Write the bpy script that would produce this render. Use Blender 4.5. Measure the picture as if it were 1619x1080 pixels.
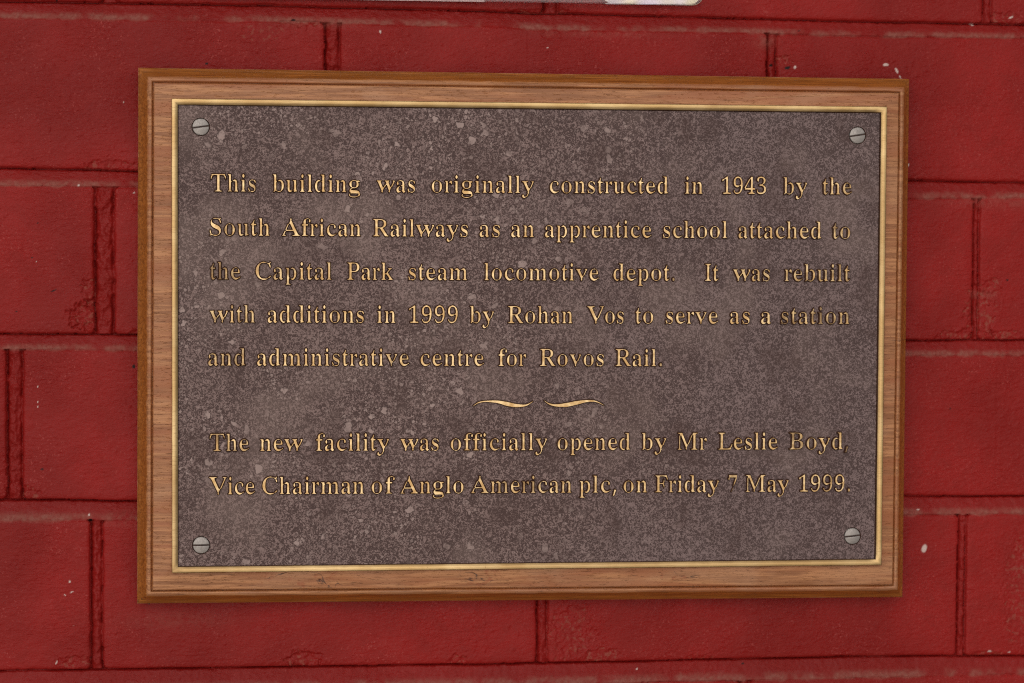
import bpy, math, random
import numpy as np
from mathutils import Vector, Matrix
from mathutils.geometry import tessellate_polygon

for o in list(bpy.data.objects):
    bpy.data.objects.remove(o)
SC = bpy.context.scene
COL = SC.collection
MM = 0.001                      # everything below is measured in millimetres
R = math.radians

# ------------------------------------------------------------------ camera
cam = bpy.data.cameras.new('camera')
cam.sensor_width = 36.0
cam.lens = 36.0 * 4050.0 / 1619.0
cam.clip_start, cam.clip_end = 0.05, 100.0
camo = bpy.data.objects.new('camera', cam)
COL.objects.link(camo)
yaw, pitch, roll = 0.121911544, -0.0450418309, 0.00543957598
fwd = Vector((math.sin(yaw) * math.cos(pitch), math.cos(yaw) * math.cos(pitch), math.sin(pitch)))
r0 = Vector((math.cos(yaw), -math.sin(yaw), 0))
u0 = r0.cross(fwd)
rt = math.cos(roll) * r0 + math.sin(roll) * u0
up = -math.sin(roll) * r0 + math.cos(roll) * u0
Mx = Matrix((rt, up, -fwd)).transposed().to_4x4()
Mx.translation = Vector((-174.264952, -1327.11685, 57.803303)) * MM
camo.matrix_world = Mx
SC.camera = camo
cam.dof.use_dof = True
cam.dof.focus_distance = 1.335
cam.dof.aperture_fstop = 7.1

# ------------------------------------------------------------------ sky, sun, exposure
SUN_EL, SUN_AZ = R(36), R(-12)          # azimuth measured from straight in front of the wall, - = from the left
w = bpy.data.worlds.new('World')
SC.world = w
w.use_nodes = True
nt = w.node_tree
bg = nt.nodes['Background']
bg.inputs['Strength'].default_value = 0.10
sky = nt.nodes.new('ShaderNodeTexSky')
sky.sky_type = 'NISHITA'
sky.sun_disc = False
sky.sun_elevation = SUN_EL
sky.sun_rotation = R(180) - SUN_AZ
sky.dust_density = 3.0
sky.air_density = 1.0
# overcast: most of the blue taken out; below the horizon a mirrored, dimmed sky is added for unseen ground
tc = nt.nodes.new('ShaderNodeTexCoord')
sp = nt.nodes.new('ShaderNodeSeparateXYZ'); nt.links.new(tc.outputs['Generated'], sp.inputs[0])
ab = nt.nodes.new('ShaderNodeMath'); ab.operation = 'ABSOLUTE'; nt.links.new(sp.outputs['Z'], ab.inputs[0])
cb = nt.nodes.new('ShaderNodeCombineXYZ')
nt.links.new(sp.outputs['X'], cb.inputs[0]); nt.links.new(sp.outputs['Y'], cb.inputs[1]); nt.links.new(ab.outputs[0], cb.inputs[2])
nt.links.new(cb.outputs[0], sky.inputs['Vector'])
hs = nt.nodes.new('ShaderNodeHueSaturation'); hs.inputs['Saturation'].default_value = 0.25
nt.links.new(sky.outputs[0], hs.inputs['Color'])
rp = nt.nodes.new('ShaderNodeValToRGB')           # elevation: ground .. horizon .. veranda roof overhead
mr = nt.nodes.new('ShaderNodeMapRange'); mr.inputs[1].default_value = -1; mr.inputs[2].default_value = 1
nt.links.new(sp.outputs['Z'], mr.inputs[0]); nt.links.new(mr.outputs[0], rp.inputs[0])
el = rp.color_ramp.elements
el[0].position, el[0].color = 0.20, (.22, .20, .18, 1)
el[1].position, el[1].color = 0.80, (.10, .09, .085, 1)
for p_, c_ in ((0.47, (.75, .72, .68, 1)), (0.52, (1, 1, 1, 1)), (0.66, (1, 1, 1, 1))):
    e_ = el.new(p_); e_.color = c_
ml = nt.nodes.new('ShaderNodeMix'); ml.data_type = 'RGBA'; ml.blend_type = 'MULTIPLY'
ml.inputs[0].default_value = 1
nt.links.new(hs.outputs[0], ml.inputs[6]); nt.links.new(rp.outputs[0], ml.inputs[7])
nt.links.new(ml.outputs[2], bg.inputs['Color'])

sl = bpy.data.lights.new('sun', 'SUN')
sl.energy = 0.95
sl.angle = R(105)
sl.color = (1.0, 0.95, 0.89)
so = bpy.data.objects.new('sun', sl)
COL.objects.link(so)
to_sun = Vector((math.sin(SUN_AZ) * math.cos(SUN_EL), -math.cos(SUN_AZ) * math.cos(SUN_EL), math.sin(SUN_EL)))
so.rotation_euler = to_sun.to_track_quat('Z', 'Y').to_euler()

SC.view_settings.view_transform = 'Standard'
SC.view_settings.look = 'None'
SC.view_settings.exposure = 0.03
SC.cycles.use_denoising = False
SC.cycles.pixel_filter_type = 'BLACKMAN_HARRIS'
SC.cycles.filter_width = 1.05
SC.view_settings.gamma = 1.0
SC.view_settings.use_curve_mapping = False

# ------------------------------------------------------------------ small helpers
def S2L(*c):
    """sRGB 0..255 to linear"""
    r = []
    for v in c:
        v /= 255.0
        r.append(v / 12.92 if v <= .04045 else ((v + .055) / 1.055) ** 2.4)
    return tuple(r) + (1.0,)

class Mat:
    """thin wrapper to write node materials in few lines"""
    def __init__(s, name):
        s.m = bpy.data.materials.new(name); s.m.use_nodes = True
        s.t = s.m.node_tree; s.b = s.t.nodes['Principled BSDF']
        tc = s.t.nodes.new('ShaderNodeTexCoord')
        vm = s.t.nodes.new('ShaderNodeVectorMath'); vm.operation = 'SCALE'; vm.inputs['Scale'].default_value = 1000
        s.t.links.new(tc.outputs['Object'], vm.inputs[0])
        s.mm = vm.outputs[0]                                  # coordinates in millimetres
    def put(s, sock, v):
        if isinstance(v, bpy.types.NodeSocket): s.t.links.new(v, sock)
        else: sock.default_value = v
    def set(s, **k):
        for a, v in k.items(): s.put(s.b.inputs[a.replace('_', ' ')], v)
    def map(s, scale=(1, 1, 1), rot=(0, 0, 0), loc=(0, 0, 0)):
        n = s.t.nodes.new('ShaderNodeMapping')
        n.inputs['Scale'].default_value = scale; n.inputs['Rotation'].default_value = rot; n.inputs['Location'].default_value = loc
        s.t.links.new(s.mm, n.inputs[0]); return n.outputs[0]
    def noise(s, size, detail=2, rough=.5, dist=0, vec=None, color=False):
        n = s.t.nodes.new('ShaderNodeTexNoise')
        n.inputs['Scale'].default_value = 1.0 / size; n.inputs['Detail'].default_value = detail
        n.inputs['Roughness'].default_value = rough; n.inputs['Distortion'].default_value = dist
        s.t.links.new(vec or s.mm, n.inputs['Vector'])
        return n.outputs['Color' if color else 'Fac']
    def math(s, op, a, b=0.0, c=0.0, clamp=False):
        n = s.t.nodes.new('ShaderNodeMath'); n.operation = op; n.use_clamp = clamp
        for i, v in enumerate((a, b, c)): s.put(n.inputs[i], v)
        return n.outputs[0]
    def step(s, v, a, b, x=0.0, y=1.0):
        n = s.t.nodes.new('ShaderNodeMapRange'); n.interpolation_type = 'SMOOTHSTEP'
        for i, q in enumerate((v, a, b, x, y)): s.put(n.inputs[i], q)
        return n.outputs[0]
    def mix(s, f, a, b, mode='MIX'):
        n = s.t.nodes.new('ShaderNodeMix'); n.data_type = 'RGBA'; n.blend_type = mode
        s.put(n.inputs[0], f); s.put(n.inputs[6], a); s.put(n.inputs[7], b); return n.outputs[2]
    def attr(s, name):
        n = s.t.nodes.new('ShaderNodeAttribute'); n.attribute_name = name; return n.outputs['Fac']
    def bump(s, h, dist, strength=1.0, prev=None):
        n = s.t.nodes.new('ShaderNodeBump'); n.inputs['Distance'].default_value = dist * MM
        n.inputs['Strength'].default_value = strength; s.put(n.inputs['Height'], h)
        if prev: s.t.links.new(prev, n.inputs['Normal'])
        return n.outputs[0]

def link(name, V, F, mats, parent=None, mat_idx=None, smooth=False, attrs=None, origin=(0, 0, 0)):
    """V in world millimetres -> ONE mesh object, local to its thing's base"""
    base = parent.get('base') if parent else None
    base = Vector(base) if base else Vector(origin)
    V = np.asarray(V, float) - np.array(base)
    me = bpy.data.meshes.new(name)
    me.from_pydata([tuple(v) for v in (V * MM)], [], [tuple(f) for f in F])
    for m in (mats if isinstance(mats, (list, tuple)) else [mats]): me.materials.append(m)
    if mat_idx is not None: me.polygons.foreach_set('material_index', np.asarray(mat_idx, np.int32))
    if smooth is True: me.polygons.foreach_set('use_smooth', np.ones(len(F), bool))
    elif smooth is not False: me.polygons.foreach_set('use_smooth', np.asarray(smooth, bool))
    for k, a in (attrs or {}).items():
        at = me.attributes.new(k, 'FLOAT', 'POINT'); at.data.foreach_set('value', np.asarray(a, np.float32))
    me.update()
    o = bpy.data.objects.new(name, me); COL.objects.link(o)
    if parent:
        o.parent = parent
        o['base'] = tuple(base)
    else:
        o.location = base * MM
    return o

def thing(name, label, cat, base):
    o = bpy.data.objects.new(name, None); COL.objects.link(o)
    o.empty_display_size = .02
    o.location = Vector(base) * MM
    o['base'] = tuple(base); o['label'] = label; o['category'] = cat
    return o

# numpy gradient noise
_rng = np.random.RandomState(11)
_perm = np.tile(_rng.permutation(512), 3)
_ga = _rng.rand(512) * 2 * np.pi
_gx, _gy = np.cos(_ga), np.sin(_ga)
def perlin(x, y):
    xi, yi = np.floor(x).astype(int), np.floor(y).astype(int)
    xf, yf = x - xi, y - yi
    xi &= 511; yi &= 511
    u = xf * xf * xf * (xf * (xf * 6 - 15) + 10); v = yf * yf * yf * (yf * (yf * 6 - 15) + 10)
    def g(ix, iy, dx, dy):
        h = _perm[_perm[ix] + iy]; return _gx[h] * dx + _gy[h] * dy
    a = g(xi, yi, xf, yf); b = g(xi + 1, yi, xf - 1, yf)
    c = g(xi, yi + 1, xf, yf - 1); d = g(xi + 1, yi + 1, xf - 1, yf - 1)
    return 1.4 * (a + u * (b - a) + v * (c + u * (d - c) - (a + u * (b - a))))
def fbm(x, y, size, oct=3, seed=0):
    s = 0; amp = 1; tot = 0
    for i in range(oct):
        s = s + amp * perlin(x / size + 37.7 * seed + 11.3 * i, y / size + 19.1 * seed + 5.9 * i); tot += amp
        size *= .5; amp *= .5
    return s / tot
def sst(v, a, b):
    t = np.clip((v - a) / (b - a), 0, 1); return t * t * (3 - 2 * t)

# ------------------------------------------------------------------ colours (linear)
WALL_A = (.215, .0088, .0070, 1); WALL_B = (.300, .0140, .0120, 1); WALL_C = (.245, .016, .013, 1)
WALL_P = (.42, .075, .065, 1); WALL_J = (.19, .009, .007, 1); WALL_S = (.28, .08, .055, 1)
W_F1 = (.29, .108, .038, 1); W_F2 = (.54, .238, .098, 1); W_F3 = (.36, .116, .040, 1); W_F4 = (.47, .24, .130, 1)
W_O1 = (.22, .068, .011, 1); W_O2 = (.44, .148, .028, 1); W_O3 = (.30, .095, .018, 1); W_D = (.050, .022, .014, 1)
P_D = (.070, .036, .032, 1); P_L = (.175, .108, .097, 1); P_M = (.245, .160, .146, 1); P_B = (.37, .265, .240, 1); P_E = (.034, .015, .013, 1)
B_1 = (.54, .35, .15, 1); B_2 = (.78, .56, .28, 1); B_3 = (.34, .20, .085, 1)
G_1 = (.60, .37, .155, 1); G_2 = (.95, .70, .38, 1); G_3 = (.16, .088, .044, 1)
SC_1 = (.24, .212, .196, 1); SC_2 = (.41, .372, .345, 1)

# ================================================================== WALL
WALL_Y = 27.0                                     # brick faces; the plate's rim is at y = 0
# bed joints, measured: lower arris of the bricks above, upper arris of the bricks below (x, z)
BED = [
    ([(-430, 174), (-276, 172.4), (-152, 172.6), (-25, 171.3), (4, 170.4), (26, 170.6), (171, 168.9), (269, 168.6), (430, 167.5)],
     [(-430, 165), (-276, 164.0), (-113, 163.8), (-73, 163.0), (-20, 163.3), (10, 161.6), (61, 162.0), (123, 161.6), (172, 160.8), (269, 161.0), (430, 160.5)]),
    ([(-430, 87), (-276, 86.6), (-206, 85.6), (206, 84.0), (271, 83.1), (430, 82.6)],
     [(-430, 78), (-276, 77.4), (-206, 76.9), (206, 73.6), (271, 74.6), (430, 74)]),
    ([(-430, 1), (-276, .8), (-206, .4), (207, -2.7), (272, -2.4), (430, -3)],
     [(-430, -7), (-276, -7.5), (-206, -8.2), (207, -11.0), (272, -11.1), (430, -11.5)]),
    ([(-430, -85), (-276, -85.5), (-206, -86.9), (208, -87.3), (273, -87.8), (430, -88)],
     [(-430, -96.3), (-276, -96.6), (-206, -97.2), (208, -97.7), (273, -97.9), (430, -98.2)]),
    ([(-430, -174.8), (-277, -175.2), (-165, -175.5), (6, -175.6), (204, -174.6), (275, -175.7), (430, -175.4)],
     [(-430, -187.5), (-277, -187.6), (6, -187.2), (127, -187.0), (275, -186.0), (430, -186)]),
]
BED = [([(-430, 263), (430, 256)], [(-430, 254), (430, 248)])] + BED + [([(-430, -265), (430, -265)], [(-430, -275), (430, -275)])]
# cross joints per course, from the top course down (left edge, right edge)
CROSS = [[(-105, -96), (128, 136)],
         [(-224, -216), (6.4, 14.8), (246.6, 251.4)],
         [(-336, -328), (-108.8, -100.5), (127.6, 133.2), (360, 367)],
         [(-228.1, -217.7), (2, 11), (242.7, 246.2)],
         [(-273.2, -264.8), (-42, -33), (196, 203), (430, 438)],
         [(-230.3, -223.9), (5.0, 11.1), (236.4, 241.2)],
         [(-112, -103), (116.5, 121.5), (352, 360)],
         [(-230, -222), (4, 12), (240, 247)]]
# spalls and flaking paint: x, z, half width, half height, depth, raggedness
CHIPS = [(-231, 11, 11, 7, 2.0, 1.0), (-228, 22, 6, 9, 1.2, 1.0), (-219, 88, 12, 3, .9, 1.0), (-122, 164.5, 9, 3, 1.4, 1.0),
         (-52, 165, 8, 2.5, .9, 1.0), (6, 170.5, 16, 3, 1.3, 1.0), (-119, -172, 9, 5, 1.6, 1.0), (24, -160, 12, 14, .75, .9),
         (40, -172, 11, 4, .8, 1.0), (92, -174.5, 7, 2.5, .8, 1), (-37, -173.8, 5, 3, .9, 1),
         (247, 12, 8, 14, .8, 1.0), (253, 26, 6, 5, 1.0, 1.0), (238, 0, 14, 3.5, 1.1, 1.0), (262, 0, 9, 3, .9, 1.0),
         (259, 171, 10, 4, 1.0, 1.0), (-264, -84, 8, 5, 1.0, 1.0), (-205, 0, 7, 3, 1.2, 1.0), (-245, 166, 4, 2.2, .7, .4),
         (-142, 158, 12, 5, .3, .7), (10, 159, 5, 2, .7, .4), (136, 147, 6, 3, .9, 1.0), (270, -140, 7, 30, .35, .9),
         (-238, -171, 10, 3, .9, 1), (253, -174.6, 9, 2, .8, 1), (118, -186, 8, 3, .8, 1), (131, 158, 4, 4, .7, .8)]
# white paint flecks / grit (x, z, half width, half height, angle) and dark specks
FLECKS = [(193, 145.5, 1.5, .75, 0), (199, 142.5, .6, 1.6, .5), (201, 139, .4, 1.2, .5), (217.6, -116.4, 1.3, 2.2, -.3), (-79.5, 159.2, .4, .9, .2),
          (-257.2, -27, .4, .45, 0), (-257.3, -35, .22, .5, 0), (-257.3, -37.4, .25, .35, 0), (-257.8, 38, .3, .3, 0),
          (-241, -129, .6, .7, .4), (-240, -134.5, .8, .3, .5), (-243.5, -136, .5, .3, -.6), (-239, -152, .3, .25, 0), (-213, 121, .25, .35, 0),
          (143, 143.6, .7, .8, .3), (-248, -171.5, .3, 1.0, -.5), (214, -95, .8, .4, 0), (255, -173, 1.1, .4, 0), (266, -173.6, .7, .4, .3), (241, 168, 1, .5, -.4), (262, 172, 1.2, .5, .4),
          (204, 100, .3, .5, 0), (206, 92, .4, .9, .2), (-236, 77.8, .4, .6, 0), (-207.5, 74, .5, .4, 0), (-231, -94, .5, .6, 0), (9, 152, .4, .3, 0), (60, -180, .5, .5, 0)]
SPECKS = [(-207.8, -16.5, .8, 1.0, 0), (-247, 173, .5, .5, 0), (130, 144.5, 1, .7, 0), (139, 143.4, 1.6, .8, .2), (-170, 141.5, .7, .6, 0), (145, 163, .4, .4, 0), (-230.3, -97, 1.1, .8, 0),
          (-125, 164.7, 1.2, .5, 0), (-204, -3.5, .5, 1.2, 0), (118, -178, .8, .5, 0), (-255, -70, .7, .5, 0), (262, 30, .6, .4, 0), (231, -40, .5, .5, 0), (-200, -141, .6, .3, 0),
          (-260, 40, .5, .3, 0), (-257, 58, .6, .25, .2), (-268, 12, .8, .25, 0), (-249, 23, 1.4, .3, .4)]

# (measured on a plane at y = 22: carried to the true depth of the wall along the lines of sight)
K_ = (1327.117 + WALL_Y) / (1327.117 + 22.0)
kx_ = lambda x: -174.265 + (x + 174.265) * K_
kz_ = lambda z: 57.803 + (z - 57.803) * K_
BED = [tuple([(kx_(x), kz_(z)) for x, z in l] for l in b) for b in BED]
CROSS = [[(kx_(a), kx_(b)) for a, b in c] for c in CROSS]
CHIPS, FLECKS, SPECKS = [[(kx_(c[0]), kz_(c[1])) + tuple(c[2:]) for c in l] for l in (CHIPS, FLECKS, SPECKS)]

def axis(a, b, lo, hi, st, far):
    mid = np.arange(a, b, st)
    return np.concatenate([np.arange(lo, a - far * .5, far), mid, np.arange(b, hi, far)])
gx = axis(-284, 282, -424, 426, .5, 5)
gz = axis(-198, 190, -330, 334, .5, 5)
X, Z = np.meshgrid(gx, gz)
wob = .22 * fbm(X, Z, 5, 3, 1) + .35 * fbm(X, Z, 24, 2, 2)          # arrises are never straight
ragged = fbm(X, Z, 3.2, 3, 3)
def curve(pts, s): 
    p = np.array(pts); return np.interp(gx, p[:, 0], p[:, 1])[None, :] + wob + .25 * ragged * sst(fbm(X, Z, 30, 2, s), .02, .35)
H = np.full(X.shape, -3.0); D = np.full(X.shape, -9.0); T = np.full(X.shape, -1.0); isbed = np.zeros(X.shape, bool)
UP = [curve(u, 20 + i) for i, (u, l) in enumerate(BED)]; LO = [curve(l, 40 + i) for i, (u, l) in enumerate(BED)]
tilt = np.zeros(X.shape)
rs = np.random.RandomState(4)
for k in range(len(BED) + 1):
    top = LO[k - 1] if k else np.full(X.shape, 999.); bot = UP[k] if k < len(BED) else np.full(X.shape, -999.)
    inside = (Z <= top + 1) & (Z >= bot - 1)
    dv = np.minimum(top - Z, Z - bot)
    dh = np.full(X.shape, 99.); vs = np.full(X.shape, -1.)
    ci = np.searchsorted([a for a, b in CROSS[k]], gx)
    tl = rs.randn(9, 3)
    for a, b in (CROSS[k] if k < len(CROSS) else []):
        A, B = a + wob + .5 * fbm(X + 9 * k, Z + a, 9, 3, 71) + .2 * ragged, b + wob + .55 * fbm(X - 7 * k, Z + b, 7, 3, 72) - .15 * ragged
        dd = np.maximum(A - X, X - B); near = dd < dh
        dh = np.where(near, dd, dh); vs = np.where((X > A) & (X < B), (X - A) / (B - A), vs)
    r = 2.4
    q = np.hypot(np.maximum(r - dv, 0), np.maximum(r - dh, 0))
    d = np.where((dv < r) & (dh < r), r - q, np.minimum(dv, dh))
    m = inside & (d > D); D = np.where(m, d, D)
    tilt = np.where(inside & (d > 0), (.22 * tl[ci, 0])[None, :] + (tl[ci, 1] * .0022)[None, :] * (X - X.mean()) % .35 * .3 + (.008 * tl[ci, 2])[None, :] * (Z - (top + bot) / 2).clip(-50, 50), tilt)
    mv = inside & (dv > -.2) & (vs >= 0) & (d <= 0)
    lump = fbm(X * 1.2, Z, 4.5, 3, 7)
    wid = .5 + .0 * X
    side = np.minimum(vs, 1 - vs)
    hv = -1.4 + 1.7 * lump + .5 * sst(side, .1, .5) - 2.8 * (1 - sst(side + .10 * ragged, .04, .2)) * (.25 + .75 * sst(fbm(X, Z, 11, 2, 73 + k) + .25 * (.5 - vs), -.35, .1)) - .8 * (1 - sst(vs, .0, .4))
    H = np.where(mv, hv, H)
for k in range(len(BED)):
    m = (Z < UP[k]) & (Z > LO[k]); t = (Z - LO[k]) / np.maximum(UP[k] - LO[k], .5)
    T = np.where(m, t, T); isbed |= m
    # struck joint: flush at the bottom, driven back under the brick above, with an open crack at the top
    crack = sst(t, .90 + .04 * ragged, .97)
    hb = -.35 - 2.6 * np.clip(t, 0, 1) ** 1.15 + .45 * fbm(X, Z, 3.5, 3, 9) * sst(t, .12, .4) - 3.0 * crack * (.35 + .65 * sst(fbm(X, Z, 35, 2, 10), -.35, -.02)) 
    H = np.where(m, hb, H)
face = tilt + .28 * fbm(X, Z, 60, 2, 12) + .26 * fbm(X * .55 + Z * .12, Z, 3.4, 3, 13) * (.6 + .6 * fbm(X, Z, 45, 2, 14)) + .09 * fbm(X * .7, Z, 1.2, 2, 15)
face += .38 * sst(fbm(X, Z, 2.6, 2, 16), .30, .62) * sst(fbm(X, Z, 38, 2, 17), -.1, .35)        # sand grains and drips under the paint
arris = np.where(D > 0, -1.0 * np.exp(-np.maximum(D, 0) / .55) - .25 * np.exp(-np.maximum(D, 0) / 2.2), 0)
H = np.where(D > 0, face + arris, H + .05 * fbm(X, Z, 1.6, 2, 18))
spall = np.zeros(X.shape)
for (cx, cz, rx, rz, dp, rg) in CHIPS:
    sl_ = np.hypot((X - cx) / rx, (Z - cz) / rz) + (.55 * fbm(X, Z, 6, 3, 21) + .75 * fbm(X, Z, 2.6, 3, 29)) * rg
    mk = sst(1.05 - sl_, 0, .22) * (D > -.5)
    H -= mk * (dp * (.45 + .5 * np.abs(fbm(X, Z, 4.2, 3, 22)) * 2) - .35 * np.abs(fbm(X, Z, 2.4, 2, 23)))
    rim = sst(1.05 - sl_, -.22, .0) * (1 - sst(1.05 - sl_, .0, .15))
    H += .18 * rim * (D > 0)
    spall = np.maximum(spall, mk * rg)
def ell(L):
    o = np.zeros(X.shape)
    for (cx, cz, rx, rz, an) in L:
        dx, dz = X - cx, Z - cz
        u, v = dx * math.cos(an) + dz * math.sin(an), -dx * math.sin(an) + dz * math.cos(an)
        o = np.maximum(o, sst(1.25 - np.hypot(u / rx, v / rz) - .35 * ragged, 0, .4))
    return o
fleck, speck = ell(FLECKS), ell(SPECKS)
H += .25 * fleck
# dust lies on the ledge of each bed joint (nearly level there) and thins out upwards
n1 = fbm(X, Z, 14, 3, 25)
tn = np.where(isbed, T, 1)
dust = np.where(isbed, (1 - sst(tn + .10 * ragged, .12, .46)) * sst(n1 + .35 * fbm(X, Z, 70, 2, 27), -.38, .08), 0)
for k in range(len(BED)):
    e = LO[k] - Z
    dust = np.maximum(dust, .8 * (1 - sst(e, .0, 1.2 + .9 * sst(n1, 0, .4))) * (e >= 0) * sst(n1, -.2, .2))
dust *= .55 + .45 * sst(fbm(X, Z, 2.2, 3, 26), -.3, .25)
for (cx, cz, rx, rz, am) in ((-185, -150.5, 26, 5, .32), (-205, -97, 18, 3, .9), (-265, -95, 10, 2.5, .5), (128, 158, 5, 4, .6), (250, 22, 6, 2, .8), (258, 72, 30, 3, .35), (-110, 163.5, 20, 2, .5), (40, 160, 30, 1.6, .35)):
    dust = np.maximum(dust, am * np.exp(-((X - cx) / rx) ** 2 - ((Z - cz) / rz) ** 2) * sst(ragged + n1 * .5, -.5, .3))

nz, nx = X.shape
Vw = np.stack([X, WALL_Y - H, Z], -1).reshape(-1, 3)
ii = (np.arange(nz - 1)[:, None] * nx + np.arange(nx - 1)[None, :]).ravel()
Fq = np.stack([ii, ii + 1, ii + nx + 1, ii + nx], 1)
# close the wall into a solid leaf one brick thick
def fast_mesh(name, V, F):
    me = bpy.data.meshes.new(name)
    me.vertices.add(len(V)); me.vertices.foreach_set('co', (V * MM).astype(np.float32).ravel())
    me.loops.add(F.size); me.loops.foreach_set('vertex_index', F.astype(np.int32).ravel())
    me.polygons.add(len(F)); me.polygons.foreach_set('loop_start', (np.arange(len(F)) * 4).astype(np.int32))
    me.polygons.foreach_set('loop_total', np.full(len(F), 4, np.int32))
    me.update(calc_edges=True); return me
bd = np.concatenate([np.arange(nx), np.arange(1, nz) * nx + nx - 1, (nz - 1) * nx + np.arange(nx - 2, -1, -1), np.arange(nz - 2, 0, -1) * nx])
n0 = len(Vw); back = Vw[bd].copy(); back[:, 1] = WALL_Y + 106
nb = len(bd); i0 = np.arange(nb); i1 = (i0 + 1) % nb
side = np.stack([bd[i0], n0 + i0, n0 + i1, bd[i1]], 1)
cidx = n0 + np.array([0, nx - 1, nx + nz - 2, 2 * nx + nz - 3])
Vall = np.concatenate([Vw, back]); Fall = np.concatenate([Fq, side, cidx[::-1][None, :]])
wm = fast_mesh('brick_wall', Vall, Fall)
sm = np.zeros(len(Fall), bool); sm[:len(Fq)] = True
wm.polygons.foreach_set('use_smooth', sm)
pad = np.zeros(nb)
for k, a in (('dust', dust), ('fleck', fleck), ('speck', speck), ('spall', spall), ('joint', sst(-D, -.3, .4))):
    at = wm.attributes.new(k, 'FLOAT', 'POINT'); at.data.foreach_set('value', np.concatenate([a.ravel(), pad]).astype(np.float32))
wall = bpy.data.objects.new('brick_wall', wm); COL.objects.link(wall)
wall['label'] = 'glossy red painted brick wall with dusty mortar joints behind the plaque'
wall['category'] = 'wall'

M = Mat('red_wall_paint')
big = M.noise(75, 3, .55); midn = M.noise(9, 3, .6); fine = M.noise(1.3, 3, .6)
base = M.mix(M.step(big, .34, .68), WALL_A, WALL_B)
base = M.mix(M.math('MULTIPLY', M.step(midn, .42, .70), .55), base, WALL_C)
base = M.mix(M.math('MULTIPLY', M.step(fine, .58, .70), M.step(M.noise(30, 2), .40, .66, .06, .55)), base, WALL_P)     # worn pink spots, also speckle highlights painted into the colour
base = M.mix(M.math('MULTIPLY', M.attr('joint'), .35), base, WALL_J)
base = M.mix(M.math('MULTIPLY', M.attr('spall'), M.step(M.noise(2.2, 3), .5, .68, 0, .55)), base, WALL_S)
base = M.mix(M.math('MULTIPLY', M.attr('dust'), .48), base, M.mix(M.noise(2, 3), S2L(124, 78, 66), S2L(172, 132, 118)))
base = M.mix(M.attr('speck'), base, S2L(38, 24, 24))
base = M.mix(M.attr('fleck'), base, S2L(205, 180, 172))
ro = M.math('ADD', M.step(midn, .3, .7, .20, .38), M.math('MULTIPLY', M.attr('dust'), .4), clamp=True)
v1 = M.map((.55, 1, 1.15), (0, R(9), 0))
b1 = M.bump(M.math('MULTIPLY', M.noise(2.1, 4, .62, .3, v1), M.step(M.noise(32, 3), .35, .65, .35, 1.0)), .75, 1.0)
b2 = M.bump(M.noise(.8, 3, .6, 0, v1), .16, 1.0, b1)
M.set(Base_Color=base, Roughness=ro, Normal=b2)
M.b.inputs['Specular IOR Level'].default_value = .12
wm.materials.append(M.m)

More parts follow.
